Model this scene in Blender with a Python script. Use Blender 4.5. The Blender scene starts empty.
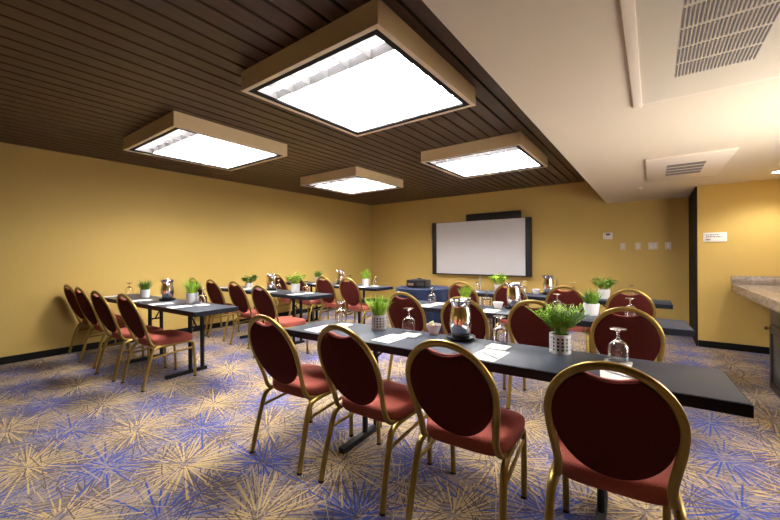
import bpy, bmesh, math, random
from mathutils import Vector, Matrix
PI = math.pi
sc = bpy.context.scene
COL = sc.collection
R = math.radians

# ------------------------------------------------------------------ node helper
class X:
    """a socket that can be used in arithmetic"""
    def __init__(s, nt, sock): s.nt, s.s = nt, sock
    def m(s, op, *a):
        n = s.nt.nodes.new('ShaderNodeMath'); n.operation = op
        for i, v in enumerate((s,) + a):
            if isinstance(v, X): s.nt.links.new(v.s, n.inputs[i])
            else: n.inputs[i].default_value = v
        return X(s.nt, n.outputs[0])
    def __add__(s, o): return s.m('ADD', o)
    def __sub__(s, o): return s.m('SUBTRACT', o)
    def __mul__(s, o): return s.m('MULTIPLY', o)
    def __truediv__(s, o): return s.m('DIVIDE', o)
    def floor(s): return s.m('FLOOR')
    def lt(s, o): return s.m('LESS_THAN', o)
    def gt(s, o): return s.m('GREATER_THAN', o)

def new_mat(name):
    m = bpy.data.materials.new(name); m.use_nodes = True
    nt = m.node_tree; b = nt.nodes['Principled BSDF']
    return m, nt, b

def mat(name, col, rough=.5, metal=0., spec=.5, var=0., vscale=30., bump=0., bscale=200., sheen=0., trans=0., ior=1.45, coat=0., emit=None, estr=0.):
    m, nt, b = new_mat(name)
    b.inputs['Base Color'].default_value = (*col, 1)
    b.inputs['Roughness'].default_value = rough
    b.inputs['Metallic'].default_value = metal
    b.inputs['Specular IOR Level'].default_value = spec
    b.inputs['Sheen Weight'].default_value = sheen
    b.inputs['Transmission Weight'].default_value = trans
    b.inputs['IOR'].default_value = ior
    b.inputs['Coat Weight'].default_value = coat
    if emit:
        b.inputs['Emission Color'].default_value = (*emit, 1); b.inputs['Emission Strength'].default_value = estr
    if var or bump:
        tc = nt.nodes.new('ShaderNodeTexCoord')
    if var:
        n = nt.nodes.new('ShaderNodeTexNoise'); n.inputs['Scale'].default_value = vscale; n.inputs['Detail'].default_value = 5
        nt.links.new(tc.outputs['Object'], n.inputs['Vector'])
        r = nt.nodes.new('ShaderNodeMapRange'); r.inputs['From Min'].default_value = .3; r.inputs['From Max'].default_value = .7
        r.inputs['To Min'].default_value = 1 - var; r.inputs['To Max'].default_value = 1 + var
        nt.links.new(n.outputs['Fac'], r.inputs['Value'])
        mx = nt.nodes.new('ShaderNodeMix'); mx.data_type = 'RGBA'; mx.blend_type = 'MULTIPLY'; mx.inputs[0].default_value = 1
        mx.inputs[6].default_value = (*col, 1)
        cb = nt.nodes.new('ShaderNodeCombineColor')
        for i in range(3): nt.links.new(r.outputs[0], cb.inputs[i])
        nt.links.new(cb.outputs[0], mx.inputs[7]); nt.links.new(mx.outputs[2], b.inputs['Base Color'])
    if bump:
        n2 = nt.nodes.new('ShaderNodeTexNoise'); n2.inputs['Scale'].default_value = bscale; n2.inputs['Detail'].default_value = 3
        nt.links.new(tc.outputs['Object'], n2.inputs['Vector'])
        bp = nt.nodes.new('ShaderNodeBump'); bp.inputs['Strength'].default_value = bump; bp.inputs['Distance'].default_value = .002
        nt.links.new(n2.outputs['Fac'], bp.inputs['Height']); nt.links.new(bp.outputs[0], b.inputs['Normal'])
    return m

def carpet_material():
    m, nt, b = new_mat('patterned carpet')
    b.inputs['Roughness'].default_value = .95; b.inputs['Specular IOR Level'].default_value = .1
    b.inputs['Sheen Weight'].default_value = .1
    tc = nt.nodes.new('ShaderNodeTexCoord')
    nz = nt.nodes.new('ShaderNodeTexNoise'); nz.inputs['Scale'].default_value = 90; nz.inputs['Detail'].default_value = 2
    nt.links.new(tc.outputs['Object'], nz.inputs['Vector'])
    sp = nt.nodes.new('ShaderNodeSeparateXYZ'); nt.links.new(tc.outputs['Object'], sp.inputs[0])
    sn = nt.nodes.new('ShaderNodeSeparateColor'); nt.links.new(nz.outputs['Color'], sn.inputs[0])
    px = X(nt, sp.outputs[0]) + (X(nt, sn.outputs[0]) - .5) * .008
    py = X(nt, sp.outputs[1]) + (X(nt, sn.outputs[1]) - .5) * .008
    def cell(x0, y0, sx, sy):
        ux = (px - x0) / sx + .5; uy = (py - y0) / sy + .5
        ix, iy = ux.floor(), uy.floor()
        return (ux - ix - .5) * sx, (uy - iy - .5) * sy, ix, iy
    def rays(x0, y0, sx, sy, N, seed, w, lmin, lmax, r0=.06):
        lx, ly, ix, iy = cell(x0, y0, sx, sy)
        r = (lx * lx + ly * ly).m('SQRT')
        th = ly.m('ARCTAN2', lx) * (N / (2 * PI)) + ((ix * 3.7 + iy * 5.3).m('SINE') * 3.0 + seed * .37)
        k = th.floor()
        cb = nt.nodes.new('ShaderNodeCombineXYZ')
        nt.links.new((k + seed * 1.0).s, cb.inputs[0]); nt.links.new(ix.s, cb.inputs[1]); nt.links.new(iy.s, cb.inputs[2])
        wn = nt.nodes.new('ShaderNodeTexWhiteNoise'); wn.noise_dimensions = '3D'; nt.links.new(cb.outputs[0], wn.inputs['Vector'])
        s = nt.nodes.new('ShaderNodeSeparateColor'); nt.links.new(wn.outputs['Color'], s.inputs[0])
        a, g, c = (X(nt, s.outputs[i]) for i in range(3))
        d = (r * ((th - k - .5 - (a - .5) * .5) * (2 * PI / N)).m('SINE')).m('ABSOLUTE')
        return d.lt(w) * r.lt(g * (lmax - lmin) + lmin) * r.gt(c * r0)
    def mixc(fac, a, bcol):
        mx = nt.nodes.new('ShaderNodeMix'); mx.data_type = 'RGBA'
        nt.links.new(fac.s, mx.inputs[0])
        if isinstance(a, tuple): mx.inputs[6].default_value = (*a, 1)
        else: nt.links.new(a, mx.inputs[6])
        mx.inputs[7].default_value = (*bcol, 1)
        return mx.outputs[2]
    SX, SY = .757, .572
    TX, TY = -3.056, .433
    BX, BY = TX + SX / 2, TY + SY / 2
    # ground: taupe that turns mauve-blue around the blue bursts
    lx, ly, _, _ = cell(BX, BY, SX, SY)
    rb = (lx * lx + ly * ly).m('SQRT')
    tint = ((rb * -3.0) + .95).m('MAXIMUM', 0.)
    c = mixc(tint, C_BASE, C_BLUEBASE)
    # fine criss-cross strokes
    c = mixc(rays(TX + .07, TY + .3, .39, .41, 26, 23, .0030, .1, .34), c, C_TAUPE)
    c = mixc(rays(TX + .31, TY + .22, .47, .33, 28, 37, .0030, .1, .34), c, C_MAUVE)
    c = mixc(rays(TX + .2, TY + .13, .43, .37, 30, 11, .0035, .1, .34), c, C_BROWN)
    # bursts
    c = mixc(rays(BX, BY, SX, SY, 38, 53, .0034, .12, .50, .25), c, C_BLUE2)
    c = mixc(rays(TX, TY, SX, SY, 46, 67, .0030, .12, .50, .30), c, C_TAN2)
    c = mixc(rays(TX, TY, SX, SY, 40, 79, .0030, .12, .46, .35), c, C_BROWN)
    c = mixc(rays(BX, BY, SX, SY, 30, 59, .0050, .08, .42, .12), c, C_BLUE)
    c = mixc(rays(TX, TY, SX, SY, 30, 71, .0040, .10, .40, .12), c, C_TAN)
    c = mixc(rays(TX + .11, TY + .05, .51, .45, 30, 41, .0028, .1, .38, .25), c, C_BROWN)
    c = mixc(rays(TX + .27, TY + .19, .55, .49, 26, 43, .0026, .1, .38, .25), c, C_TAUPE)
    nt.links.new(c, b.inputs['Base Color'])
    n2 = nt.nodes.new('ShaderNodeTexNoise'); n2.inputs['Scale'].default_value = 500
    nt.links.new(tc.outputs['Object'], n2.inputs['Vector'])
    bp = nt.nodes.new('ShaderNodeBump'); bp.inputs['Strength'].default_value = .35; bp.inputs['Distance'].default_value = .004
    nt.links.new(n2.outputs['Fac'], bp.inputs['Height']); nt.links.new(bp.outputs[0], b.inputs['Normal'])
    return m

def granite_material():
    m, nt, b = new_mat('speckled granite'); b.inputs['Roughness'].default_value = .25
    tc = nt.nodes.new('ShaderNodeTexCoord')
    n = nt.nodes.new('ShaderNodeTexNoise'); n.inputs['Scale'].default_value = 22; n.inputs['Detail'].default_value = 9; n.inputs['Roughness'].default_value = .8
    nt.links.new(tc.outputs['Object'], n.inputs['Vector'])
    r = nt.nodes.new('ShaderNodeValToRGB'); e = r.color_ramp.elements
    e[0].position = .3; e[0].color = (.10, .08, .075, 1); e[1].position = .7; e[1].color = (.55, .46, .36, 1)
    k = e.new(.45); k.color = (.26, .21, .19, 1); k = e.new(.56); k.color = (.36, .29, .23, 1)
    nt.links.new(n.outputs['Fac'], r.inputs[0]); nt.links.new(r.outputs[0], b.inputs['Base Color'])
    return m

def wood_material():
    m, nt, b = new_mat('dark stained wood planks'); b.inputs['Roughness'].default_value = .42; b.inputs['Specular IOR Level'].default_value = .35
    tc = nt.nodes.new('ShaderNodeTexCoord'); mp = nt.nodes.new('ShaderNodeMapping'); mp.inputs['Scale'].default_value = (26, 1.6, 5)
    nt.links.new(tc.outputs['Object'], mp.inputs[0])
    n = nt.nodes.new('ShaderNodeTexNoise'); n.inputs['Scale'].default_value = 1.6; n.inputs['Detail'].default_value = 5
    nt.links.new(mp.outputs[0], n.inputs['Vector'])
    r = nt.nodes.new('ShaderNodeValToRGB'); e = r.color_ramp.elements
    e[0].position = .25; e[0].color = (*C_WOOD0, 1); e[1].position = .8; e[1].color = (*C_WOOD1, 1)
    nt.links.new(n.outputs['Fac'], r.inputs[0]); nt.links.new(r.outputs[0], b.inputs['Base Color'])
    return m

# ------------------------------------------------------------------ colours
C_BASE = (.215, .165, .135); C_BLUEBASE = (.150, .138, .215)
C_BROWN = (.085, .056, .052); C_TAUPE = (.34, .255, .175); C_MAUVE = (.21, .18, .25)
C_BLUE = (.028, .055, .28); C_BLUE2 = (.085, .095, .26); C_TAN = (.50, .345, .145); C_TAN2 = (.42, .29, .13)
C_WOOD0 = (.046, .024, .013); C_WOOD1 = (.098, .053, .030)

M = {}
M['wall'] = mat('ochre painted wall', (.58, .402, .122), .65, spec=.25, bump=.15, bscale=260)
M['soffit'] = mat('warm white ceiling paint', (.69, .60, .465), .75, spec=.2, bump=.1, bscale=120)
M['panel'] = mat('off white access panel paint', (.66, .59, .47), .5)
M['panel_lip'] = mat('white panel trim', (.76, .66, .55), .5)
M['slot'] = mat('grey grille slot', (.20, .175, .17), .8)
M['wood'] = wood_material()
M['black'] = mat('black painted backing', (.008, .007, .006), .8)
M['carpet'] = carpet_material()
M['baseboard'] = mat('black vinyl baseboard', (.006, .006, .006), .5, spec=.3)
M['darkdoor'] = mat('black brown door stain', (.010, .007, .005), .7, spec=.2)
M['fixture'] = mat('tan enamel light housing', (.84, .66, .38), .5, spec=.35)
M['fixture_lip'] = mat('cream light trim', (.85, .70, .50), .4)
M['louver'] = mat('white louver', (.86, .87, .90), .35)
M['lamp'] = mat('fluorescent lamp light', (.9, .9, .9), .5, emit=(1.0, .975, .92), estr=24.0)
M['downlamp'] = mat('halogen lamp light', (.9, .9, .9), .5, emit=(1.0, .95, .85), estr=25.0)
M['gold'] = mat('gold painted chair tube', (.35, .235, .062), .36, metal=.75, var=.08, vscale=60)
M['fabric'] = mat('brick red chair upholstery', (.33, .084, .064), .85, spec=.15, var=.22, vscale=220, bump=.25, bscale=900, sheen=.0)
M['fabric_shaded'] = mat('shaded maroon upholstery', (.090, .015, .012), .9, spec=.1, var=.2, vscale=220, bump=.2, bscale=900)  # darker copy of the upholstery; shade on the backs is put into the colour
M['rubber'] = mat('black rubber foot', (.015, .013, .012), .7)
M['table'] = mat('charcoal laminate tabletop', (.026, .033, .054), .42, spec=.42, var=.1, vscale=90)
M['table_edge'] = mat('black table edge', (.008, .010, .016), .55, spec=.25)
M['table_leg'] = mat('black powder coated steel', (.006, .006, .008), .55, spec=.3)
M['paper'] = mat('white paper', (.86, .84, .82), .6)
M['line'] = mat('faint grey print', (.42, .40, .40), .7)
M['pen'] = mat('grey pen plastic', (.45, .45, .47), .3)
M['pen_clip'] = mat('pen chrome', (.7, .7, .7), .2, metal=1)
M['glass'] = mat('clear glass', (1, 1, 1), .0, trans=1.0, ior=1.45)
M['frosted'] = mat('frosted glass', (.95, .88, .86), .3, trans=.55, ior=1.3)
M['chrome'] = mat('polished steel', (.78, .77, .76), .07, metal=1)
M['blackplastic'] = mat('black plastic', (.012, .012, .013), .3)
M['pot'] = mat('white glazed pot', (.78, .77, .78), .35)
M['pot_in'] = mat('dark pot liner', (.03, .028, .026), .6)
M['soil'] = mat('dark soil', (.03, .02, .012), .9)
M['leaf'] = mat('bright green leaf', (.15, .30, .018), .5, var=.4, vscale=30)
M['leaf_light'] = mat('light green leaf', (.31, .46, .03), .5, var=.35, vscale=30)
M['leaf_dark'] = mat('deep green leaf', (.075, .17, .018), .5, var=.4, vscale=30)
M['cloth'] = mat('navy blue cloth', (.014, .021, .050), .85, spec=.15, sheen=.05)
M['screen'] = mat('white projection screen', (.80, .78, .80), .8, spec=.1)
M['screen_frame'] = mat('black screen frame', (.014, .014, .018), .5)
M['speaker'] = mat('black speaker fabric', (.016, .017, .018), .7)
M['plastic'] = mat('ivory switch plastic', (.72, .64, .52), .4)
M['white_plastic'] = mat('white plastic', (.80, .78, .75), .4)
M['display'] = mat('dark grey display', (.05, .05, .05), .3)
M['granite'] = granite_material()
M['cabinet'] = mat('espresso cabinet wood', (.018, .015, .014), .4, var=.2, vscale=14)
M['brass'] = mat('aged brass', (.30, .20, .07), .3, metal=1)
M['steel'] = mat('brushed nickel', (.6, .58, .55), .3, metal=1)
M['text'] = mat('dark grey sign lettering', (.10, .09, .09), .7)
M['text_red'] = mat('brown red sign mark', (.25, .10, .09), .7)
M['pink'] = mat('pink sweetener packet', (.75, .22, .22), .6)
M['greenpk'] = mat('pale green packet', (.45, .55, .25), .6)
M['lens'] = mat('dark lens glass', (.02, .02, .03), .05, spec=.8)

# ------------------------------------------------------------------ mesh helpers
def obj(name, bm, m, parent=None, smooth=True, loc=None, rotz=0.):
    me = bpy.data.meshes.new(name)
    bmesh.ops.recalc_face_normals(bm, faces=bm.faces[:])
    bm.to_mesh(me); bm.free()
    for mm in (m if isinstance(m, (list, tuple)) else [m]): me.materials.append(mm)
    if smooth:
        me.polygons.foreach_set('use_smooth', [True] * len(me.polygons))
        try: me.set_sharp_from_angle(angle=R(38))
        except Exception: pass
    o = bpy.data.objects.new(name, me); COL.objects.link(o)
    if parent: o.parent = parent
    if loc: o.location = loc
    if rotz: o.rotation_euler = (0, 0, rotz)
    return o

def empty(name, loc, rotz=0.):
    o = bpy.data.objects.new(name, None); COL.objects.link(o)
    o.empty_display_size = .05; o.location = loc; o.rotation_euler = (0, 0, rotz)
    return o

def tag(o, label, cat, group=None, kind=None):
    o['label'] = label; o['category'] = cat
    if group: o['group'] = group
    if kind: o['kind'] = kind
    return o

def struct(name, bm, m, smooth=False):
    o = obj(name, bm, m, smooth=smooth); o['kind'] = 'structure'; return o

def copy_tree(o, parent=None):
    c = o.copy(); COL.objects.link(c)
    if parent: c.parent = parent
    for ch in list(o.children): copy_tree(ch, c)
    return c

def box(bm, x0, x1, y0, y1, z0, z1, bevel=0., seg=2):
    r = bmesh.ops.create_cube(bm, size=1)
    vs = r['verts']
    for v in vs:
        v.co = Vector(((x0 + x1) / 2 + v.co.x * (x1 - x0), (y0 + y1) / 2 + v.co.y * (y1 - y0), (z0 + z1) / 2 + v.co.z * (z1 - z0)))
    if bevel:
        es = list({e for v in vs for e in v.link_edges})
        bmesh.ops.bevel(bm, geom=es, offset=bevel, segments=seg, profile=.5, affect='EDGES')
    return bm

def BM(): return bmesh.new()
def bx(*a, **k): return box(BM(), *a, **k)

def catmull(pts, n=6):
    P = [Vector(p) for p in pts]; out = []
    for i in range(len(P) - 1):
        p0 = P[max(i - 1, 0)]; p1 = P[i]; p2 = P[i + 1]; p3 = P[min(i + 2, len(P) - 1)]
        for k in range(n):
            t = k / n
            out.append(.5 * ((2 * p1) + (p2 - p0) * t + (2 * p0 - 5 * p1 + 4 * p2 - p3) * t * t + (3 * p1 - p0 - 3 * p2 + p3) * t ** 3))
    out.append(P[-1]); return out

def tube(bm, pts, ra, rb=None, seg=10, up=None, cap=True):
    """sweep an ellipse (ra along the reference direction, rb across it) along pts"""
    P = [Vector(p) for p in pts]; rb = rb or ra
    n = len(P); rings = []
    T = [(P[min(i + 1, n - 1)] - P[max(i - 1, 0)]).normalized() for i in range(n)]
    ref = Vector(up) if up else (Vector((0, 0, 1)) if abs(T[0].z) < .9 else Vector((1, 0, 0)))
    u = (ref - T[0] * ref.dot(T[0])).normalized()
    for i in range(n):
        if up:
            q = ref - T[i] * ref.dot(T[i])
            if q.length > 1e-4: u = q.normalized()
        else:
            q = u - T[i] * u.dot(T[i])
            if q.length > 1e-6: u = q.normalized()
        w = T[i].cross(u)
        fa = ra[i] if isinstance(ra, (list, tuple)) else ra
        fb = rb[i] if isinstance(rb, (list, tuple)) else rb
        rings.append([bm.verts.new(P[i] + u * (math.cos(2 * PI * k / seg) * fa) + w * (math.sin(2 * PI * k / seg) * fb)) for k in range(seg)])
    for i in range(n - 1):
        for k in range(seg):
            bm.faces.new((rings[i][k], rings[i][(k + 1) % seg], rings[i + 1][(k + 1) % seg], rings[i + 1][k]))
    if cap:
        bm.faces.new(rings[0][::-1]); bm.faces.new(rings[-1])
    return bm

def lathe(bm, prof, seg=24, cx=0., cy=0., z0=0., close=False):
    rings = []
    for r, z in prof:
        if r < 1e-5: rings.append([bm.verts.new((cx, cy, z0 + z))])
        else: rings.append([bm.verts.new((cx + r * math.cos(2 * PI * k / seg), cy + r * math.sin(2 * PI * k / seg), z0 + z)) for k in range(seg)])
    pairs = list(zip(rings, rings[1:])) + ([(rings[-1], rings[0])] if close else [])
    for a, b in pairs:
        for k in range(seg):
            k2 = (k + 1) % seg
            if len(a) == 1 and len(b) == 1: continue
            if len(a) == 1: bm.faces.new((a[0], b[k], b[k2]))
            elif len(b) == 1: bm.faces.new((a[k], a[k2], b[0]))
            else: bm.faces.new((a[k], a[k2], b[k2], b[k]))
    return bm

def ringstack(bm, loops, cap0=True, cap1=True):
    """skin a list of equal-length vertex loops, fanning the ends to their centres"""
    V = [[bm.verts.new(p) for p in L] for L in loops]; n = len(loops[0])
    for a, b in zip(V, V[1:]):
        for k in range(n):
            bm.faces.new((a[k], a[(k + 1) % n], b[(k + 1) % n], b[k]))
    for L, c in ((V[0], cap0), (V[-1], cap1)):
        if c:
            ctr = bm.verts.new(sum((v.co for v in L), Vector()) / n)
            for k in range(n): bm.faces.new((L[k], L[(k + 1) % n], ctr))
    return bm

# ------------------------------------------------------------------ room (metres; camera stands at x=0 y=0)
XW, YW, ZC, ZS, XS, YR, XRW, YF, XA = -6.187, 7.561, 2.622, 2.18, -.66, 6.395, 1.45, -3.0, .499
struct('floor', bx(XW - .1, XRW + .1, YF - .1, YW + .1, -.1, 0), M['carpet'])
struct('wall_left', bx(XW - .12, XW, YF - .1, YW + .12, 0, 2.8), M['wall'])
struct('wall_back', bx(XW, XA + .1, YW, YW + .12, 0, 2.8), M['wall'])
struct('wall_alcove', bx(XA, XRW + .12, YR, YW + .12, 0, 2.3), M['wall'])
struct('wall_right', bx(XRW, XRW + .12, YF - .1, YR, 0, 2.8), M['wall'])
struct('wall_front', bx(XW, XRW, YF - .12, YF, 0, 2.8), M['wall'])
bm = bx(XW, XS, YF, YW, ZC + .029, ZC + .09)
cb = BM(); PITCH = .142
x = XS - .004
while x - PITCH > XW - PITCH:
    x0 = max(x - PITCH + .021, XW)
    if x - x0 > .02: box(cb, x0, x, YF, YW, ZC, ZC + .03, bevel=.003, seg=1)
    x -= PITCH
struct('ceiling', cb, M['wood'], smooth=True)
struct('ceiling.001', bm, M['black'])
struct('ceiling_soffit', bx(XS, XRW + .1, YF, YW, ZS, ZC + .1), M['soffit'])
bb = BM()
def board(x0, x1, y0, y1):
    return box(BM(), x0, x1, y0, y1, 0, .088, bevel=.004)
struct('baseboard_left', board(XW, XW + .014, YF, YW), M['baseboard'])
struct('baseboard_back', board(XW + .014, XA - .02, YW - .014, YW), M['baseboard'])
struct('baseboard_alcove', board(XA, XRW, YR - .014, YR), M['baseboard'])
d1 = struct('door_1', bx(XA - .018, XA - .0005, YR + .004, YW - .016, 0.0, ZS - .001, bevel=.003), M['darkdoor'])

# ------------------------------------------------------------------ ceiling lights
ZL = 2.487
def ceiling_light(cx, cy, label):
    t = empty('ceiling_light', (cx, cy, ZC)); h = ZL - ZC; a = .641
    tag(t, label, 'ceiling light', 'square box lights on the plank ceiling')
    bm = BM(); w = .028
    for s in (-1, 1):
        box(bm, min(s * a, s * (a - w)), max(s * a, s * (a - w)), -a, a, h + .002, 0)
        box(bm, -a + w, a - w, min(s * a, s * (a - w)), max(s * a, s * (a - w)), h + .002, 0)
    hs = obj('housing', bm, M['fixture'], t, smooth=False)
    bm = BM()
    for s in (-1, 1):
        box(bm, min(s * (a + .002), s * (a - .03)), max(s * (a + .002), s * (a - .03)), -a - .002, a + .002, h - .006, h + .002)
        box(bm, -a + .03, a - .03, min(s * (a + .002), s * (a - .03)), max(s * (a + .002), s * (a - .03)), h - .006, h + .002)
    obj('rim', bm, M['fixture_lip'], t, smooth=False)
    bm = BM(); b0, b1 = a - .0285, a - .072
    for s in (-1, 1):
        box(bm, min(s * b0, s * b1), max(s * b0, s * b1), -b0, b0, h - .002, h + .07)
        box(bm, -b1, b1, min(s * b0, s * b1), max(s * b0, s * b1), h - .002, h + .07)
    obj('inner_frame', bm, M['black'], t, smooth=False)
    # white louver: six by six wedge-shaped parabolic cells
    bm = BM(); n = 6; L = b1 - .001; st = 2 * L / n; zb, zt = h + .008, h + .062
    for i in range(n + 1):
        p = -L + i * st
        for ax in (0, 1):
            q = [(p - .003, zb), (p + .003, zb), (p + .021, zt), (p - .021, zt)]
            q = [(min(max(c, -L), L), z) for c, z in q]
            e = [[bm.verts.new((c, s * L, z) if ax == 0 else (s * L, c, z)) for c, z in q] for s in (-1, 1)]
            for k in range(4): bm.faces.new((e[0][k], e[0][(k + 1) % 4], e[1][(k + 1) % 4], e[1][k]))
            bm.faces.new(e[0]); bm.faces.new(e[1][::-1])
    obj('louver', bm, M['louver'], t, smooth=False)
    obj('reflector', bx(-b0, b0, -b0, b0, h + .080, h + .088), M['louver'], t, smooth=False)
    obj('lamp_panel', bx(-L, L, -L + .19, L - .03, h + .070, h + .0795), M['lamp'], t, smooth=False)
    return t
ceiling_light(-1.794, 2.114, 'large tan box ceiling light, the one closest to soffit edge and camera')
ceiling_light(-4.22, 2.126, 'tan box ceiling light over the table farthest from the screen, by the plain wall')
ceiling_light(-1.805, 4.668, 'tan box ceiling light in front of the projection screen beside the soffit')
ceiling_light(-4.263, 4.706, 'tan box ceiling light nearest the far corner of the plank ceiling')

# ------------------------------------------------------------------ soffit fittings
t = empty('access_panel', (.80, .70, ZS))
tag(t, 'big off white ceiling access panel with a long slotted grille', 'access panel')
obj('plate', bx(-.845, .62, -2.0, 1.945, -.008, 0), M['panel'], t, smooth=False)
bm = BM()
box(bm, -.888, -.845, -2.0, 1.985, -.016, 0, bevel=.003); box(bm, -.845, .62, 1.945, 1.985, -.006, 0)
obj('edge_trim', bm, M['panel_lip'], t)
bm = BM()
gx0, gx1, gy1 = .102 - .80, .385 - .80, 2.34 - .70
for r_ in range(6):
    y1 = gy1 - r_ * .165
    for k in range(22):
        xx = gx0 + (gx1 - gx0) * k / 21
        box(bm, xx - .0029, xx + .0029, y1 - .142, y1, -.0105, -.0075)
obj('grille', bm, M['slot'], t, smooth=False)
t = empty('ceiling_vent', (.277, 4.9, ZS))
tag(t, 'small white vent plate with slatted grille on the soffit', 'vent')
obj('plate', bx(-.325, .325, -.66, .60, -.02, 0, bevel=.004), M['panel_lip'], t)
bm = BM()
for k in range(4):
    yy = -.31 + k * .16
    box(bm, -.15, .15, yy, yy + .105, -.0235, -.0195)
obj('grille', bm, M['slot'], t, smooth=False)
t = empty('sprinkler', (-.132, 6.07, ZS))
tag(t, 'tiny white fire sprinkler under the soffit by the small vent', 'sprinkler')
obj('escutcheon', lathe(BM(), [(0, 0), (.035, 0), (.03, -.012), (.012, -.015), (0, -.015)], 20), M['white_plastic'], t)
obj('head', lathe(BM(), [(0, -.015), (.008, -.015), (.008, -.045), (.02, -.047), (.02, -.05), (0, -.05)], 16), M['steel'], t)
t = empty('downlight', (1.16, 5.80, ZS))
tag(t, 'small round recessed downlight over the granite counter', 'downlight')
obj('trim_ring', lathe(BM(), [(.062, 0), (.085, 0), (.085, -.006), (.066, -.008), (.062, -.002)], 28, close=True), M['white_plastic'], t)
obj('lamp', lathe(BM(), [(0, -.0035), (.0615, -.0035), (.0615, -.001), (0, -.001)], 28), M['downlamp'], t)
ld = bpy.data.lights.new('downlight_beam', 'SPOT'); ld.energy = 29; ld.color = (1, .99, .95); ld.spot_size = R(140); ld.spot_blend = .6; ld.shadow_soft_size = .05
lo = bpy.data.objects.new('downlight_beam', ld); COL.objects.link(lo); lo.parent = t; lo.location = (0, 0, -.02)

# ------------------------------------------------------------------ things on the back wall
t = empty('projection_screen', (-3.08, YW - .10, 1.405))
tag(t, 'white projection screen with black side casings on the back wall', 'projection screen')
obj('screen_surface', bx(-1.03, 1.02, -.012, -.004, -.575, .60), M['screen'], t, smooth=False)
obj('side_casing', bx(-1.13, -1.028, -.04, .095, -.60, .61, bevel=.004), M['screen_frame'], t)
obj('side_casing', bx(1.018, 1.115, -.04, .095, -.60, .61, bevel=.004), M['screen_frame'], t)
obj('bottom_bar', bx(-1.028, 1.018, -.03, .02, -.60, -.575, bevel=.003), M['screen_frame'], t)
obj('backing', bx(-1.028, 1.018, -.004, .02, -.575, .606), M['screen_frame'], t, smooth=False)
def wall_speaker(x0, x1, label):
    t = empty('wall_speaker', ((x0 + x1) / 2, YW, 2.03)); w = (x1 - x0) / 2
    tag(t, label, 'speaker', 'black boxes mounted above the screen')
    obj('body', bx(-w, w, -.085, 0, -.11, .135, bevel=.006), M['screen_frame'], t)
    obj('cover', bx(-w + .03, w - .03, -.091, -.084, -.085, .105, bevel=.003), M['speaker'], t)
wall_speaker(-3.37, -2.785, 'flat black box mounted above the middle of the projection screen')
wall_speaker(-2.755, -2.175, 'flat black box mounted above the screen, nearer the thermostat')
tag(obj('cable_cover', bx(-3.09, -3.065, YW - .016, YW, .088, .80, bevel=.003), M['white_plastic']), 'thin white cable cover running down the wall below the screen', 'cable cover')
t = empty('thermostat', (-.644, YW, 1.588)); tag(t, 'white thermostat with a dark display on the back wall', 'thermostat')
obj('body', bx(-.075, .075, -.03, 0, -.06, .06, bevel=.008), M['white_plastic'], t)
obj('display', bx(-.03, .035, -.033, -.029, .012, .042), M['display'], t, smooth=False)
def plate(name, x, w, lab, cat, n):
    t = empty(name, (x, YW, 1.395)); tag(t, lab, cat, 'plates in the row beside the thermostat')
    obj('cover_plate', bx(-w / 2, w / 2, -.007, 0, -.062, .062, bevel=.003), M['plastic'], t)
    for i in range(n):
        c = (i - (n - 1) / 2) * .05
        obj('rocker', bx(c - .016, c + .016, -.012, -.006, -.034, .034, bevel=.003), M['white_plastic'], t)
plate('light_switch', -.416, .082, 'single ivory wall switch closest to the thermostat', 'light switch', 1)
plate('light_switch', -.198, .082, 'single ivory wall switch between thermostat-side switch and the double switch', 'light switch', 1)
plate('light_switch', .013, .135, 'wide ivory double wall switch', 'light switch', 2)
plate('light_switch', .215, .082, 'single ivory wall switch nearest the dark door', 'light switch', 1)
t = empty('wall_sign', (.674, YR, 1.48)); tag(t, 'small white sign with lines of print on the wall above the counter', 'sign')
obj('board', bx(-.118, .118, -.010, 0, -.062, .062, bevel=.002), M['white_plastic'], t)
bm = BM()
random.seed(4)
for (z, xa, xb, hh) in ((.032, -.09, .04, .011), (.006, -.09, .066, .011)):
    xx = xa
    while xx < xb:
        w = random.uniform(.012, .03); box(bm, xx, min(xx + w, xb), -.0112, -.0098, z - hh / 2, z + hh / 2); xx += w + .006
obj('lettering', bm, M['text'], t, smooth=False)
bm = BM()
for k in range(4): box(bm, -.09 + k * .012, -.081 + k * .012, -.0112, -.0098, -.040, -.020)
obj('logo', bm, M['text_red'], t, smooth=False)

# ------------------------------------------------------------------ counter and cabinet
t = empty('countertop', (1.14, 5.0, .868)); tag(t, 'brown speckled granite counter with a backsplash and deep front edge', 'counter')
obj('slab', bx(-.295, .305, -1.75, 1.393, -.035, 0, bevel=.004), M['granite'], t)
obj('front_edge', bx(-.31, -.27, -1.75, 1.393, -.095, -.001, bevel=.004), M['granite'], t)
obj('backsplash', bx(-.31, .305, 1.372, 1.394, 0, .105, bevel=.003), M['granite'], t)
t = empty('base_cabinet', (1.16, 3.95, 0)); tag(t, 'dark espresso base cabinet under the granite counter', 'cabinet')
X0 = .866 - 1.16
obj('body', bx(X0 + .02, .29, -.70, .745, .0, .82), M['cabinet'], t, smooth=False)
obj('drawer', None or bx(X0, X0 + .019, .02, .735, .635, .77, bevel=.004), M['cabinet'], t)
dr = obj('door', bx(X0, X0 + .019, .02, .735, .03, .622, bevel=.004), M['cabinet'], t)
bm = BM()
box(bm, X0 - .008, X0 + .001, .04, .10, .05, .605); box(bm, X0 - .008, X0 + .001, .655, .715, .05, .605)
box(bm, X0 - .008, X0 + .001, .10, .655, .05, .11); box(bm, X0 - .008, X0 + .001, .10, .655, .545, .605)
obj('door_rail', bm, M['cabinet'], dr, smooth=False)
kb = BM(); lathe(kb, [(0, 0), (.005, 0), (.005, .014), (.016, .020), (.016, .030), (.009, .036), (0, .037)], 16)
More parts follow.
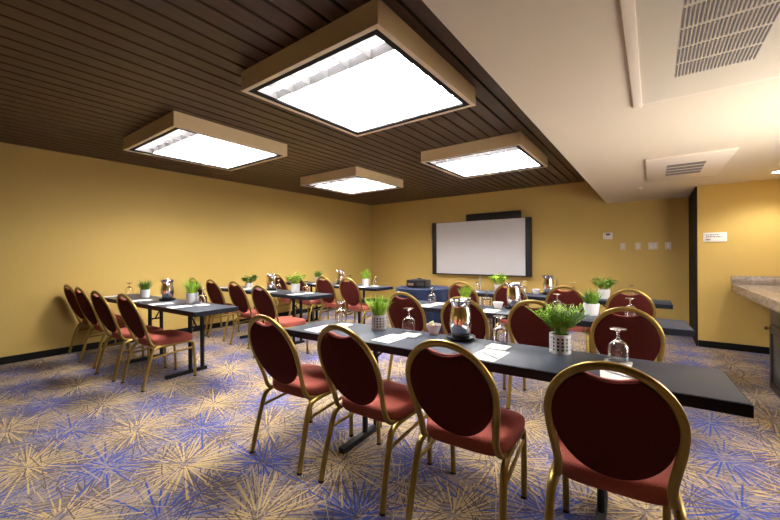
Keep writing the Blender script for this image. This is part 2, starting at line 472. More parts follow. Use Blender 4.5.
bmesh.ops.rotate(kb, verts=kb.verts, cent=(0, 0, 0), matrix=Matrix.Rotation(-PI / 2, 3, 'Y'))
bmesh.ops.translate(kb, verts=kb.verts, vec=(X0 - .008, .685, .585))
obj('knob', kb, M['brass'], dr)
dr2 = obj('door', bx(X0, X0 + .019, -.69, .01, .03, .77, bevel=.004), M['cabinet'], t)

# ------------------------------------------------------------------ chairs
def make_chair():
    t = empty('banquet_chair', (0, 0, 0))
    tan_t = .180 / .50
    def bk(u, v, d=0.):          # point on the raked back: u across, v height, d forwards of the frame plane
        y = -.20 - (v - .42) * tan_t
        n = Vector((0, 1, tan_t)).normalized()
        return Vector((u, y, v)) + n * d
    # back frame: balloon arch whose ends sweep forwards under the seat
    pts = [Vector((-.188, -.02, .380)), Vector((-.187, -.10, .383)), Vector((-.183, -.175, .396)), bk(-.178, .43, 0), bk(-.175, .475), bk(-.181, .53)]
    left = []
    for k in range(0, 25):
        a = PI - k * PI / 24
        left.append(bk(math.cos(a) * .198, .69 + math.sin(a) * .214))
    right = [Vector((-p.x, p.y, p.z)) for p in pts[::-1]]
    side = catmull(pts + [bk(-.194, .62)] + [left[0]], 4)[:-1]
    sider = [Vector((-p.x, p.y, p.z)) for p in side[::-1]]
    path = side + left + sider
    # flat side of the tube faces the sitter
    P = path; n = len(P); bm = BM(); rings = []
    nrm = Vector((0, 1, tan_t)).normalized()
    for i in range(n):
        T = (P[min(i + 1, n - 1)] - P[max(i - 1, 0)]).normalized()
        q = nrm - T * nrm.dot(T)
        u = q.normalized() if q.length > .3 else Vector((0, 0, 1)) - T * T.z
        u.normalize(); w = T.cross(u)
        if i and w.dot(rings[-1][1]) < 0: u, w = -u, -w
        rings.append(([P[i] + u * (math.cos(2 * PI * k / 10) * .0125) + w * (math.sin(2 * PI * k / 10) * .0158) for k in range(10)], w))
    ringstack(bm, [r[0] for r in rings])
    obj('back_frame', bm, M['gold'], t)
    # upholstered oval pad with a scooped hand hold at the top
    out = []
    NP = 96
    for k in range(NP):
        a = -PI / 2 + 2 * PI * k / NP
        u, v = math.cos(a) * .188, .69 + math.sin(a) * (.198 if math.sin(a) > 0 else .228)
        if v > .69 and abs(u) < .08:
            v = min(v, .851 + .0185 * (abs(u) / .08) ** 2)
        out.append((u, v))
    cu, cv = 0., .68
    def loop(s, d): return [bk(cu + (u - cu) * s, cv + (v - cv) * s, d) for u, v in out]
    bm = BM()
    ringstack(bm, [loop(.97, .001), loop(1.0, .003), loop(.99, .012), loop(.95, .022), loop(.8, .031), loop(.5, .036)])
    br = obj('backrest', bm, M['fabric'], t)
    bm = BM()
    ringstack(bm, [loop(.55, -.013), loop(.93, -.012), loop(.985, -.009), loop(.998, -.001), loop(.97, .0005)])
    obj('shaded_back', bm, M['fabric_shaded'], br)  # rear skin of the pad, split off to carry the shade-darkened colour
    # seat cushion: rounded plan, waterfall front
    plan = []
    for k in range(48):
        a = 2 * PI * k / 48; c, s = math.cos(a), math.sin(a)
        e = .42
        u = math.copysign(abs(c) ** e, c); v = math.copysign(abs(s) ** e, s)
        hw = .215 + .012 * v
        plan.append((u * hw, .014 + v * .200))
    def sl(sx, z, dz=0):
        L = []
        for x_, y_ in plan:
            zz = z - (.010 * max(0, (y_ - .1) / .12) ** 2 if z > .43 else 0)
            L.append(Vector((x_ * sx, (.014 + (y_ - .014) * sx), zz)))
        return L
    bm = BM()
    ringstack(bm, [sl(.80, .382), sl(.96, .382), sl(.99, .392), sl(1.0, .415), sl(.997, .438), sl(.97, .451), sl(.91, .460), sl(.70, .467), sl(.35, .470)])
    obj('seat', bm, M['fabric'], t)
    for s in (-1, 1):
        rear = catmull([(s * .216, -.290, .010), (s * .210, -.250, .18), (s * .204, -.208, .325), (s * .202, -.175, .370), (s * .200, -.10, .382), (s * .200, .02, .383)], 5)
        lg = obj('leg', tube(BM(), rear, .0165, .0140, 12), M['gold'], t)
        obj('foot_cap', lathe(BM(), [(0, 0), (.0165, 0), (.0168, .008), (0, .011)], 12, s * .216, -.291), M['rubber'], lg)
        front = catmull([(s * .196, .212, .012), (s * .198, .205, .20), (s * .199, .192, .340), (s * .200, .168, .374), (s * .200, .11, .383), (s * .200, .021, .383)], 5)
        lg = obj('leg', tube(BM(), front, .0150, .0130, 12), M['gold'], t)
        obj('foot_cap', lathe(BM(), [(0, 0), (.015, 0), (.0153, .008), (0, .011)], 12, s * .196, .212), M['rubber'], lg)
        obj('stretcher', tube(BM(), [(s * .205, -.213, .285), (s * .199, .194, .312)], .0105, .009, 8), M['gold'], t)
    obj('crossbar', tube(BM(), [(-.20, -.12, .380), (.20, -.12, .380)], .009, seg=8), M['gold'], t)
    return t

BLK = {'L': 'plain-wall side', 'R': 'counter side'}
ROWN = {1: 'row farthest from screen', 2: 'middle row', 3: 'row closest to screen'}
ORD = ['first', 'second', 'third', 'fourth']
chairs = {   # apex of each back as seen, (x, y); moved forward to the chair centre below
 'L1': ([(-5.945, 1.20), (-5.32, 1.17), (-4.62, 1.15), (-4.065, 1.215)], 4.0),
 'L2': ([(-5.93, 2.719), (-5.363, 2.715), (-4.663, 2.681), (-3.772, 2.479)], 1.0),
 'L3': ([(-5.607, 4.073), (-5.06, 4.075), (-4.382, 4.065), (-3.83, 4.055)], 0.5),
 'R1': ([(-1.865, 1.250), (-1.285, 1.290), (-.700, 1.305), (-.112, 1.350)], 3.8),
 'R2': ([(-1.918, 2.785), (-1.29, 2.737), (-.74, 2.849), (-.141, 2.798)], 3.0),
 'R3': ([(-2.02, 4.300), (-1.395, 4.309), (-.785, 4.322), (-.182, 4.262)], 1.5)}
proto = make_chair(); first = True
jit = random.Random(3)
for key, (lst, rot) in chairs.items():
    blk, row = key[0], int(key[1])
    for i, (ax, ay) in enumerate(lst):
        o = proto if first else copy_tree(proto); first = False
        a = R(rot) - (R(3.5) if (key, i) == ('R1', 1) else 0)
        o.location = (ax - math.sin(a) * .380, ay + math.cos(a) * .380, 0); o.rotation_euler = (0, 0, a)
        k = i if blk == 'R' else 3 - i        # counted from the aisle between the two blocks
        tag(o, f'maroon oval-back chair, {BLK[blk]}, {ROWN[row]}, {ORD[k]} seat from aisle', 'chair', 'maroon banquet chairs at the tables')

# ------------------------------------------------------------------ tables
TW, TL, TH = .45, 2.42, .743
def make_table(name_label, fr, rot, inl, inr):
    a = R(rot)
    t = empty('training_table', (fr[0], fr[1], 0), a)      # origin on the floor under the corner nearest the counter; length runs to -x
    tag(t, name_label, 'table', 'long charcoal training tables')
    obj('tabletop', bx(-TL + .004, -.004, .004, TW - .004, TH - .032, TH, bevel=.003), M['table'], t)
    bm = BM()
    z0, z1 = TH - .046, TH - .003
    box(bm, -TL, 0, 0, .0045, z0, z1); box(bm, -TL, 0, TW - .0045, TW, z0, z1)
    box(bm, -TL, -TL + .0045, .0045, TW - .0045, z0, z1); box(bm, -.0045, 0, .0045, TW - .0045, z0, z1)
    obj('edge_band', bm, M['table_edge'], t, smooth=False)
    for xx, s in ((-TL + inl, 1), (-inr, -1)):
        f = obj('leg_frame', None or bx(xx - .022, xx + .022, .01, TW - .01, 0, .038, bevel=.004), M['table_leg'], t)
        for yy in (TW / 2 + .04, TW / 2 + .17):
            obj('post', tube(BM(), [(xx, yy, .03), (xx, yy, TH - .05)], .022, .018, 10, up=(0, 1, 0)), M['table_leg'], f)
        obj('mounting_plate', bx(xx - .05, xx + .05, .06, TW - .02, TH - .052, TH - .033), M['table_leg'], f, smooth=False)
        obj('brace', tube(BM(), [(xx, TW / 2 + .105, .50), (xx + s * .22, TW / 2 + .105, TH - .04)], .008, seg=8), M['table_leg'], f)
        obj('crossbar', tube(BM(), [(xx, TW / 2 + .05, .49), (xx, TW / 2 + .16, .49)], .010, seg=8), M['table_leg'], f)
    return t
tables = {'L1': ((-3.438, 1.597), 2.5, .86, .60), 'L2': ((-3.515, 3.00), -.8, .86, .60), 'L3': ((-3.485, 4.365), -1.0, .58, .60),
          'R1': ((.281, 1.737), 3.04, .53, .47), 'R2': ((.23, 3.18), 2.8, .53, .47), 'R3': ((.169, 4.632), 1.0, .47, .47)}
for k, (fr, rot, il, ir) in tables.items():
    make_table(f'long narrow charcoal table, {BLK[k[0]]}, {ROWN[int(k[1])]}', fr, rot, il, ir)
def on(key, x, y):
    """keep a world position inside the table's top"""
    fr, rot, _, _ = tables[key]; a = R(rot)
    dx, dy = x - fr[0], y - fr[1]
    u, v = dx * math.cos(a) + dy * math.sin(a), -dx * math.sin(a) + dy * math.cos(a)
    return u, v
def at(key, u, v, z=TH):
    fr, rot, _, _ = tables[key]; a = R(rot)
    return (fr[0] + u * math.cos(a) - v * math.sin(a), fr[1] + u * math.sin(a) + v * math.cos(a), z)

# ------------------------------------------------------------------ plants
def blade(bm, base, direc, length, width, droop, seg=4, mi=0):
    d = Vector(direc).normalized(); side = d.cross(Vector((0, 0, 1)))
    side = side.normalized() if side.length > 1e-3 else Vector((1, 0, 0))
    p = Vector(base); prev = None; st = length / seg
    for i in range(seg + 1):
        f = i / seg; w = width * (1 - f ** 1.6) * (.55 + .9 * min(f * 2, 1) * .5)
        cur = (bm.verts.new(p - side * w), bm.verts.new(p + side * w)) if i < seg else (bm.verts.new(p),)
        if prev:
            fc = bm.faces.new((prev[0], prev[1], cur[1], cur[0]) if len(cur) == 2 else (prev[0], prev[1], cur[0])); fc.material_index = mi
        prev = cur; p = p + d * st; d = (d + Vector((0, 0, -droop * st / length * 1.6))).normalized()
def oval_leaf(bm, base, direc, length, width, mi=0, tilt=.4):
    d = Vector(direc).normalized(); side = d.cross(Vector((0, 0, 1)))
    side = side.normalized() if side.length > 1e-3 else Vector((1, 0, 0))
    up = side.cross(d)
    b = Vector(base); mid = [bm.verts.new(b + d * (length * f) - up * (length * .25 * f * f)) for f in (0, .33, .68, 1)]
    l = [bm.verts.new(mid[i].co - side * width * w + up * width * tilt) for i, w in ((1, 1), (2, .8))]
    r = [bm.verts.new(mid[i].co + side * width * w + up * width * tilt) for i, w in ((1, 1), (2, .8))]
    for f in ((mid[0], mid[1], l[0]), (mid[1], mid[2], l[1], l[0]), (mid[2], mid[3], l[1]), (mid[0], r[0], mid[1]), (mid[1], r[0], r[1], mid[2]), (mid[2], r[1], mid[3])):
        bm.faces.new(f).material_index = mi
def foliage(kind, seed, rad, h, pr):
    g = random.Random(seed); bm = BM()
    if kind == 'grass':
        for i in range(230):
            a = g.uniform(0, 2 * PI); r0 = pr * .75 * math.sqrt(g.random()); tilt = g.uniform(0, 1.0)
            L = h * g.uniform(.65, 1.12); out = tilt * rad / h * 1.0
            blade(bm, (r0 * math.cos(a), r0 * math.sin(a), -.012), (math.cos(a) * out, math.sin(a) * out, 1), L, g.uniform(.0022, .0038), g.uniform(.15, .8), mi=g.choice((0, 0, 1)))
    elif kind == 'fern':
        for i in range(120):
            a = g.uniform(0, 2 * PI); tilt = g.uniform(.05, 1.25); L = h * g.uniform(.8, 1.15) * (1 + .25 * tilt)
            d = Vector((math.cos(a) * tilt * rad / h * .8, math.sin(a) * tilt * rad / h * .8, 1)).normalized()
            p = Vector((pr * .5 * math.cos(a) * g.random(), pr * .5 * math.sin(a) * g.random(), -.012)); n = 8
            for j in range(n):
                p2 = p + d * (L / n)
                tube(bm, [p, p2], .0008, seg=3, cap=False)
                if j > 1:
                    for s in (-1, 1):
                        sd = d.cross(Vector((0, 0, 1))); sd = sd.normalized() if sd.length > .01 else Vector((1, 0, 0))
                        blade(bm, p2, d * .8 + sd * s * .8 + Vector((0, 0, g.uniform(-.2, .3))), g.uniform(.024, .038), .0044, .3, 2, mi=g.choice((0, 0, 1)))
                p = p2; d = (d + Vector((0, 0, -.055 * tilt))).normalized()
    else:
        for i in range(64):
            a = g.uniform(0, 2 * PI); tilt = g.uniform(.05, 1.1); L = h * g.uniform(.45, .95)
            d = Vector((math.cos(a) * tilt * rad / h, math.sin(a) * tilt * rad / h, 1)).normalized()
            p = Vector((pr * .4 * math.cos(a), pr * .4 * math.sin(a), -.012)); e = p + d * L
            tube(bm, [p, p + d * L * .5 + Vector((0, 0, .004)), e], .0012, seg=4, cap=False)
            for q in range(3):
                b = a + g.uniform(-1.2, 1.2)
                oval_leaf(bm, p + d * L * (.6 + .2 * q), (math.cos(b), math.sin(b), g.uniform(-.1, .7)), g.uniform(.034, .052), g.uniform(.011, .017), mi=g.choice((0, 0, 1)))
    return bm
def lattice_pot(r, h):
    """white cylinder pierced by rows of square holes"""
    bm = BM(); nc, nr = 14, 4; zb, zt = .012, h - .014
    def P(c, z, rr): return bm.verts.new((rr * math.cos(c), rr * math.sin(c), z))
    grid_c, grid_z = [], [0]
    for i in range(nc):
        for f in (0.0, .24, .76): grid_c.append((i + f) * 2 * PI / nc)
    for j in range(nr):
        a, b = zb + (zt - zb) * (j + .17) / nr, zb + (zt - zb) * (j + .83) / nr
        grid_z += [a, b]
    grid_z.append(h)
    V = [[[P(c, z, rr) for c in grid_c] for z in grid_z] for rr in (r, r - .005)]
    n, m_ = len(grid_c), len(grid_z)
    hole = lambda i, j: i % 3 == 1 and j % 2 == 1
    for j in range(m_ - 1):
        for i in range(n):
            i2 = (i + 1) % n
            if not hole(i, j):
                bm.faces.new((V[0][j][i], V[0][j][i2], V[0][j + 1][i2], V[0][j + 1][i]))
                bm.faces.new((V[1][j][i], V[1][j + 1][i], V[1][j + 1][i2], V[1][j][i2]))
            else:
                c = [(j, i), (j, i2), (j + 1, i2), (j + 1, i)]
                for a_, b_ in zip(c, c[1:] + c[:1]):
                    bm.faces.new((V[0][a_[0]][a_[1]], V[1][a_[0]][a_[1]], V[1][b_[0]][b_[1]], V[0][b_[0]][b_[1]]))
    for i in range(n):
        i2 = (i + 1) % n
        bm.faces.new((V[0][0][i], V[1][0][i], V[1][0][i2], V[0][0][i2])); bm.faces.new((V[0][-1][i], V[0][-1][i2], V[1][-1][i2], V[1][-1][i]))
    return bm
def plant(pos, kind, seed, rad, h, pr, ph, leaf, label, lattice=False):
    t = empty('potted_plant', pos); tag(t, label, 'potted plant', 'small potted plants on the tables')
    if lattice:
        obj('pot', lattice_pot(pr, ph), M['pot'], t)
        obj('pot_liner', lathe(BM(), [(0, .002), (pr - .007, .002), (pr - .007, ph - .006), (pr - .011, ph - .006), (pr - .011, ph - .02), (0, ph - .02)], 28), M['pot_in'], t)
    else:
        obj('pot', lathe(BM(), [(0, 0), (pr * .84, 0), (pr, ph), (pr - .005, ph), (pr * .9 - .004, ph - .02), (0, ph - .021)], 28), M['pot'], t)
    obj('soil', lathe(BM(), [(0, ph - .0205), (pr * .86 - .003, ph - .0205), (pr * .86 - .003, ph - .016), (0, ph - .010)], 20), M['soil'], t)
    o = obj('foliage', foliage(kind, seed, rad, h, pr), [M[l] for l in leaf], t, smooth=False, loc=(0, 0, ph))
    return t
G, Lg, D = 'leaf', 'leaf_light', 'leaf_dark'
plants = [
 ('R1', (-1.577, 2.005), 'grass', 1, .1, .165, .052, .1, (Lg, G), 'grassy plant in lattice pot, table farthest from screen, next to the aisle', True),
 ('R1', (-.400, 2.078), 'fern', 2, .110, .135, .053, .1, (G, Lg), 'ferny plant in white lattice pot near the counter end of the front table', True),
 ('R2', (-1.566, 3.45), 'grass', 3, 0.075, 0.14, 0.055, 0.08, (Lg, G), 'grass tuft in white pot behind the tall steel carafe, middle row', False),
 ('R2', (-.424, 3.50), 'grass', 4, 0.1, 0.145, 0.062, 0.1, (G, D), 'grassy plant in plain white pot, counter side, middle row', False),
 ('R3', (-1.752, 4.95), 'broad', 5, 0.15, 0.17, 0.055, 0.1, (Lg, G), 'broad-leaved plant in front of the white cable cover', False),
 ('R3', (-.457, 4.86), 'broad', 6, 0.15, 0.17, 0.065, 0.11, (G, D), 'bushy leafy plant in white pot below the wall switches', False),
 ('L1', (-5.23, 1.82), 'grass', 7, 0.12, 0.15, 0.055, 0.1, (D, G), 'grassy plant in white pot by the plain wall, row farthest from screen', False),
 ('L1', (-4.144, 1.90), 'grass', 8, 0.11, 0.18, 0.064, 0.115, (G, Lg), 'spiky green plant in white pot at the aisle end, plain-wall side', False),
 ('L2', (-5.26, 3.30), 'broad', 9, 0.15, 0.15, 0.06, 0.085, (D, G), 'dark leafy plant in white pot, plain-wall side, middle row', False),
 ('L2', (-4.125, 3.32), 'broad', 10, 0.15, 0.17, 0.065, 0.12, (Lg, G), 'pale leafy plant in white pot, aisle end of plain-wall middle row', False),
 ('L3', (-3.943, 4.66), 'grass', 11, 0.13, 0.19, 0.065, 0.12, (Lg, G), 'round grassy plant in white pot by the round navy table', False),
 ('L3', (-5.174, 4.70), 'grass', 12, 0.14, 0.15, 0.06, 0.11, (G, D), 'bushy grass plant by the plain wall, row closest to screen', False)]
for key, (x, y), kind, seed, rad, h, pr, ph, leaf, lab, lat in plants:
    plant(at(key, *on(key, x, y)), kind, seed, rad, h, pr, ph, leaf, lab, lat)

# ------------------------------------------------------------------ glasses, carafes, bowls, papers
def make_glass():
    # stemmed goblet standing upside down on its rim
    outp = [(.040, 0), (.0435, .03), (.0455, .055), (.042, .080), (.030, .098), (.014, .108), (.006, .116), (.0048, .130), (.0055, .145), (.014, .153), (.036, .159), (.0375, .161), (.036, .1625), (0, .1635)]
    inn = [(0, .1035), (.012, .1025), (.028, .0955), (.040, .079), (.0438, .055), (.0419, .03), (.0385, .0005)]
    return obj('water_goblet', lathe(BM(), outp[::1] + [] , 28) if False else lathe(BM(), [(0, .1635)] + outp[-2::-1] + inn[::-1], 28), M['glass'])
gl0 = make_glass()
goblets = [
 ('R1', (-1.974, 2.03), 'upside-down goblet at the aisle end of the table farthest from screen'),
 ('R1', (-1.337, 2.03), 'upside-down goblet behind a notepad, beside the pink packet bowl'),
 ('R1', (-.725, 2.07), 'upside-down goblet between the large steel carafe and the ferny lattice-pot plant'),
 ('R1', (-.135, 2.05), 'largest upside-down goblet, near the counter end of the front table'),
 ('R2', (-1.933, 3.40), 'upside-down goblet in front of the round navy table'),
 ('R2', (-1.345, 3.47), 'upside-down goblet beside the white bowl, middle row, counter side'),
 ('R2', (-.70, 3.52), 'upside-down goblet by the white grass pot, counter side, middle row'),
 ('R2', (-.144, 3.50), 'upside-down goblet seen over the fourth chair, counter-side middle row'),
 ('R3', (-2.08, 4.98), 'upside-down goblet beside the white cable cover'),
 ('R3', (-1.389, 4.88), 'upside-down goblet just behind the middle-row carafe, row closest to screen'),
 ('R3', (-.80, 4.95), 'upside-down goblet over the third chair, counter-side row closest to screen'),
 ('R3', (-.188, 4.95), 'upside-down goblet under the switches at the counter-side row closest to screen'),
 ('L1', (-5.77, 1.82), 'upside-down goblet nearest the plain wall, row farthest from screen'),
 ('L1', (-3.99, 1.94), 'upside-down goblet by the spiky white-pot plant, plain-wall side'),
 ('L2', (-4.47, 3.28), 'upside-down goblet beside the carafe, plain-wall side, middle row'),
 ('L2', (-3.924, 3.34), 'upside-down goblet by the pale leafy plant, plain-wall side'),
 ('L3', (-3.796, 4.73), 'upside-down goblet by the round grassy plant, near the projector table'),
 ('L3', (-4.37, 4.73), 'upside-down goblet by the carafe, plain-wall row closest to screen')]
for i, (key, (x, y), lab) in enumerate(goblets):
    o = gl0 if i == 0 else copy_tree(gl0)
    o.location = at(key, *on(key, x, y)); tag(o, lab, 'goblet', 'upside-down goblets on the tables')

def make_carafe():
    t = empty('coffee_carafe', (0, 0, 0))
    z = .022
    prof = [(0, z), (.046, z), (.052, z + .008), (.060, z + .03), (.068, z + .07), (.068, z + .105), (.063, z + .15), (.057, z + .185), (.057, z + .195), (.064, z + .216), (.071, z + .226), (.069, z + .229), (.055, z + .219), (0, z + .217)]
    obj('body', lathe(BM(), prof, 36), M['chrome'], t)
    obj('base_ring', lathe(BM(), [(0, z - .004), (.050, z - .004), (.055, z + .012), (.0535, z + .016), (0, z + .003)], 32), M['blackplastic'], t)
    obj('lid', lathe(BM(), [(0, z + .2175), (.0535, z + .2195), (.050, z + .2245), (.018, z + .2265), (.010, z + .233), (0, z + .234)], 28), M['chrome'], t)
    h = catmull([(.057, 0, z + .192), (.080, 0, z + .196), (.098, 0, z + .172), (.099, 0, z + .12), (.090, 0, z + .07), (.064, 0, z + .055)], 6)
    obj('handle', tube(BM(), h, .0075, .010, 10), M['chrome'], t)
    sp = BM(); tube(sp, catmull([(-.050, 0, z + .200), (-.066, 0, z + .219), (-.082, 0, z + .236)], 4), [.010] * 8 + [.006], [.016] * 8 + [.008], 10)
    obj('spout', sp, M['chrome'], t)
    return t
def make_tray():
    return obj('carafe_tray', lathe(BM(), [(0, 0), (.078, 0), (.088, .012), (.090, .020), (.086, .020), (.078, .010), (0, .010)], 36), M['blackplastic'])
cf0 = make_carafe(); tr0 = make_tray()
carafes = [('R1', (-.963, 2.05), 1.75, 'polished steel carafe on the table farthest from screen, beside the packet bowl'),
           ('R2', (-1.085, 3.50), .1, 'polished steel carafe on the counter-side middle table'),
           ('R3', (-1.085, 4.95), .2, 'polished steel carafe in the counter-side row closest to screen'),
           ('L1', (-4.654, 1.85), -.4, 'polished steel carafe between two grassy pots, plain-wall side'),
           ('L2', (-4.66, 3.29), 0., 'polished steel carafe on the plain-wall middle table'),
           ('L3', (-4.58, 4.70), 0., 'polished steel carafe in the plain-wall row closest to screen')]
for i, (key, (x, y), rz, lab) in enumerate(carafes):
    p = at(key, *on(key, x, y))
    b = tr0 if i == 0 else copy_tree(tr0); b.location = p
    tag(b, lab.replace('polished steel carafe', 'round black tray under the carafe'), 'tray', 'black trays under the carafes')
    c = cf0 if i == 0 else copy_tree(cf0); c.location = (p[0], p[1], p[2] - .0075); c.rotation_euler = (0, 0, rz)
    tag(c, lab, 'carafe', 'steel coffee carafes')

def make_bowl(m):
    return obj('sugar_bowl', lathe(BM(), [(0, 0), (.028, 0), (.031, .006), (.041, .03), (.051, .063), (.0485, .063), (.038, .03), (.026, .008), (0, .007)], 28), m)
bw0 = make_bowl(M['frosted']); bw1 = make_bowl(M['pot'])
def packet_bm():
    return bx(-.016, .016, -.003, .003, 0, .05, bevel=.002)
bowls = [('R1', (-1.175, 2.085), bw0, 'small clear bowl of pink packets beside the large carafe', [('pink', -.012, 0, .35, 'pink sweetener packet at the front of the clear bowl'), ('pink', .012, .008, -.2, 'pink sweetener packet leaning on the carafe side of the clear bowl'), ('paper', .006, -.010, .9, 'white sugar packet in the clear bowl'), ('greenpk', -.016, .012, 1.1, 'pale green packet poking out of the clear bowl')]),
         ('R2', (-1.205, 3.40), bw1, 'small white bowl of packets beside the middle-row carafe, counter side', [('paper', -.008, 0, .3, 'white packet nearest the goblet in the middle-row bowl'), ('paper', .01, .005, -.5, 'white packet nearest the carafe in the middle-row bowl')]),
         ('R3', (-1.235, 4.93), None, 'small white bowl of packets in the row closest to screen', [('paper', -.008, 0, .2, 'white packet at the cable-cover side of the far white bowl'), ('paper', .01, .005, -.6, 'white packet at the carafe side of the far white bowl')])]
for key, (x, y), src, lab, pk in bowls:
    o = src if src else copy_tree(bw1)
    p = at(key, *on(key, x, y)); o.location = p; tag(o, lab, 'bowl', 'sugar bowls on the tables')
    for m_, dx, dy, rz, l2 in pk:
        q = obj('sugar_packet', packet_bm(), M[m_], loc=(p[0] + dx, p[1] + dy, p[2] + .012)); q.rotation_euler = (R(8) if dy > 0 else R(-8), R(14 if dx > 0 else -14), rz)
        if m_ == 'greenpk': q.location.z += .02
        tag(q, l2, 'packet', 'packets in the sugar bowls')

def make_sheet():
    t = empty('paper_sheet', (0, 0, 0))
    obj('page', bx(-.07, .07, -.105, .105, 0, .0012), M['paper'], t, smooth=False)
    bm = BM()
    box(bm, -.05, .03, .07, .073, .0012, .0015); box(bm, -.05, .05, .055, .0575, .0012, .0015)
    obj('print', bm, M['line'], t, smooth=False)
    return t
def make_pad():
    t = empty('notepad', (0, 0, 0))
    obj('pages', bx(-.058, .058, -.055, .055, 0, .006, bevel=.001), M['paper'], t)
    obj('cover_flap', bx(-.056, .056, -.054, .054, .006, .0075), M['paper'], t, smooth=False)
    return t
def make_pen():
    t = empty('pen', (0, 0, 0)); b = BM()
    lathe(b, [(0, 0), (.0015, 0), (.0038, .014), (.0042, .02), (.0042, .132), (.003, .136), (0, .136)], 12)
    bmesh.ops.rotate(b, verts=b.verts, cent=(0, 0, 0), matrix=Matrix.Rotation(PI / 2, 3, 'Y'))
    bmesh.ops.translate(b, verts=b.verts, vec=(-.068, 0, .0042))
    obj('barrel', b, M['pen'], t)
    obj('clip', bx(.03, .066, -.001, .001, .0082, .0096), M['pen_clip'], t, smooth=False)
    return t
sh0, pd0, pn0 = make_sheet(), make_pad(), make_pen()
seats = {   # sheet (x, y), notepad (x, y) or None, extra turn
 'R1': [((-1.91, 1.77), (-1.86, 1.93)), ((-1.33, 1.81), (-1.27, 1.945)), ((-.69, 1.81), (-.70, 1.96)), ((-.12, 1.84), (-.135, 1.99))],
 'R2': [((-1.87, 3.20), (-1.83, 3.36)), ((-1.22, 3.20), None), ((-.76, 3.24), (-.70, 3.40)), ((-.15, 3.28), (-.12, 3.43))],
 'R3': [((-2.05, 4.72), None), ((-1.42, 4.72), None), ((-.78, 4.74), None), ((-.18, 4.75), None)],
 'L1': [((-5.75, 1.62), None), ((-4.90, 1.66), None), ((-4.36, 1.66), None), ((-3.95, 1.68), (-3.86, 1.84))],
 'L2': [((-5.75, 3.15), None), ((-5.15, 3.14), None), ((-4.50, 3.13), None), ((-3.88, 3.13), (-3.82, 3.30))],
 'L3': [((-5.6, 4.52), None), ((-5.0, 4.51), None), ((-4.35, 4.50), None), ((-3.85, 4.49), (-3.75, 4.66))]}
ns = npd = npn = 0
rg = random.Random(8)
for key, lst in seats.items():
    blk, row = key[0], int(key[1]); rot = R(tables[key][1])
    for i, (s, pd) in enumerate(lst):
        k = i if blk == 'R' else 3 - i
        where = f'{BLK[blk]}, {ROWN[row]}, {ORD[k]} seat from aisle'
        u, v = on(key, *s); v = max(.115, v)
        o = sh0 if ns == 0 else copy_tree(sh0); ns += 1
        rz = rot + rg.uniform(-.12, .06)
        o.location = at(key, u, v); o.rotation_euler = (0, 0, rz)
        tag(o, f'white paper sheet, {where}', 'paper', 'paper sheets at the seats')
        if row == 1 and blk == 'R':
            q = pn0 if npn == 0 else copy_tree(pn0); npn += 1
            q.location = at(key, u + .008, v - .02, TH + .0016); q.rotation_euler = (0, 0, rz - .55)
            tag(q, f'grey pen on the paper, {where}', 'pen', 'pens on the paper sheets')
        if pd:
            u, v = on(key, *pd); v = min(max(v, .235), TW - .06)
            o = pd0 if npd == 0 else copy_tree(pd0); npd += 1
            o.location = at(key, u, max(v, .29 if row == 1 else .28)); o.rotation_euler = (0, 0, rot + rg.uniform(-.1, .05))
            tag(o, f'small white notepad, {where}', 'notepad', 'small notepads at the seats')

# ------------------------------------------------------------------ round table cloth and projector
RX, RY, RR = -2.98, 4.96, .44
bm = BM(); NS = 96
def ring(r, z, amp): return [Vector((( r + amp * math.sin(9 * a + 1.2 * math.sin(2 * a))) * math.cos(a), (r + amp * math.sin(9 * a + 1.2 * math.sin(2 * a))) * math.sin(a), z)) for a in (2 * PI * k / NS for k in range(NS))]
ringstack(bm, [ring(.2, .743, 0), ring(RR - .01, .743, 0), ring(RR, .738, .001), ring(RR + .004, .70, .004), ring(RR + .014, .60, .018), ring(RR + .02, .45, .028), ring(RR + .03, .25, .036), ring(RR + .035, .004, .042)], True, False)
tag(obj('tablecloth', bm, M['cloth'], loc=(RX, RY, 0)), 'navy blue cloth draped to the floor over a round table', 'tablecloth')
t = empty('projector', (RX - .05, RY - .06, .7435), R(8)); tag(t, 'black digital projector on the round navy table', 'projector')
pb = obj('body', bx(-.165, .165, -.12, .12, .012, .125, bevel=.012), M['blackplastic'], t)
obj('top_panel', bx(-.10, .10, -.09, .07, .124, .130, bevel=.002), M['screen_frame'], t)
obj('focus_dial', lathe(BM(), [(0, .124), (.04, .124), (.04, .140), (.03, .148), (0, .148)], 20, -.02, .07), M['blackplastic'], t)
obj('connector_panel', bx(-.14, -.04, -.1225, -.118, .035, .075), M['steel'], t, smooth=False)
obj('vent', bx(.02, .14, -.1225, -.118, .03, .09), M['display'], t, smooth=False)
lb = BM(); lathe(lb, [(0, 0), (.035, 0), (.038, .03), (.030, .03), (.028, .02), (0, .018)], 22)
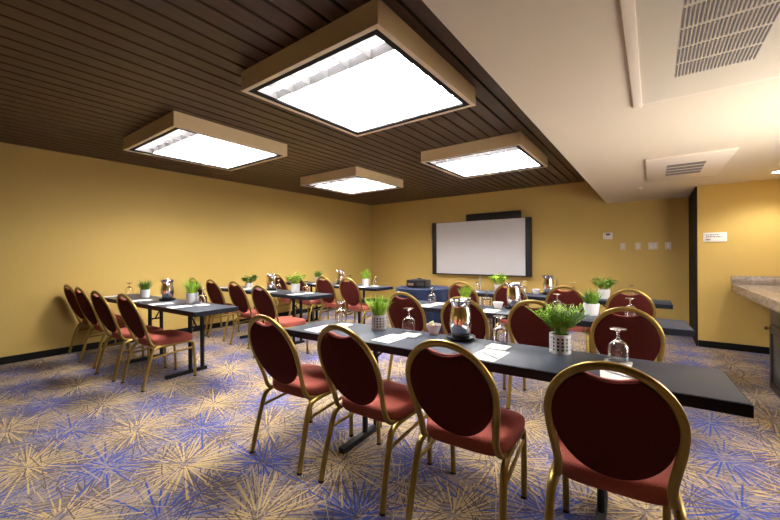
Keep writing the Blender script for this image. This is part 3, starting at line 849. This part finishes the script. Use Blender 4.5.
bmesh.ops.rotate(lb, verts=lb.verts, cent=(0, 0, 0), matrix=Matrix.Rotation(-PI / 2, 3, 'X')); bmesh.ops.translate(lb, verts=lb.verts, vec=(.07, .119, .068))
obj('lens', lb, M['lens'], t)
for sx in (-1, 1):
    for sy in (-1, 1): obj('foot', lathe(BM(), [(0, 0), (.012, 0), (.012, .014), (0, .014)], 12, sx * .13, sy * .09), M['rubber'], t)

# added fill light by the counter wall, out of view, to brighten the soffit
la = bpy.data.lights.new('side_fill_light', 'AREA'); la.shape = 'RECTANGLE'; la.size = 2.8; la.size_y = 1.2; la.energy = 64; la.color = (1, .96, .91)
lo = bpy.data.objects.new('side_fill_light', la); COL.objects.link(lo); lo.location = (1.42, 3.8, 1.12)
lo.rotation_euler = Vector((-1, .1, .02)).to_track_quat('-Z', 'Y').to_euler()

# ------------------------------------------------------------------ world, camera, view
w = bpy.data.worlds.new('World'); sc.world = w; w.use_nodes = True
w.node_tree.nodes['Background'].inputs[0].default_value = (.02, .018, .015, 1); w.node_tree.nodes['Background'].inputs[1].default_value = 1
cam = bpy.data.cameras.new('Camera'); co = bpy.data.objects.new('Camera', cam); COL.objects.link(co)
cam.sensor_width = 36; cam.lens = 356.672 / 780 * 36; cam.shift_y = -5.25 / 780; cam.clip_start = .02; cam.clip_end = 60
co.matrix_world = Matrix.Translation((0, 0, 1.27)) @ Matrix.Rotation(R(36.3128), 4, 'Z') @ Matrix.Rotation(PI / 2, 4, 'X') @ Matrix.Rotation(R(-.3234), 4, 'Z')
sc.camera = co
vs = sc.view_settings
sc.display_settings.display_device = 'sRGB'
vs.view_transform = 'Standard'; vs.look = 'None'; vs.gamma = 1; vs.use_curve_mapping = False; vs.exposure = 1.06
sc.cycles.max_bounces = 10; sc.cycles.diffuse_bounces = 6; sc.cycles.glossy_bounces = 4; sc.cycles.transmission_bounces = 8
sc.cycles.use_denoising = True; sc.cycles.sample_clamp_indirect = 8
sc.cycles.caustics_reflective = False; sc.cycles.caustics_refractive = False
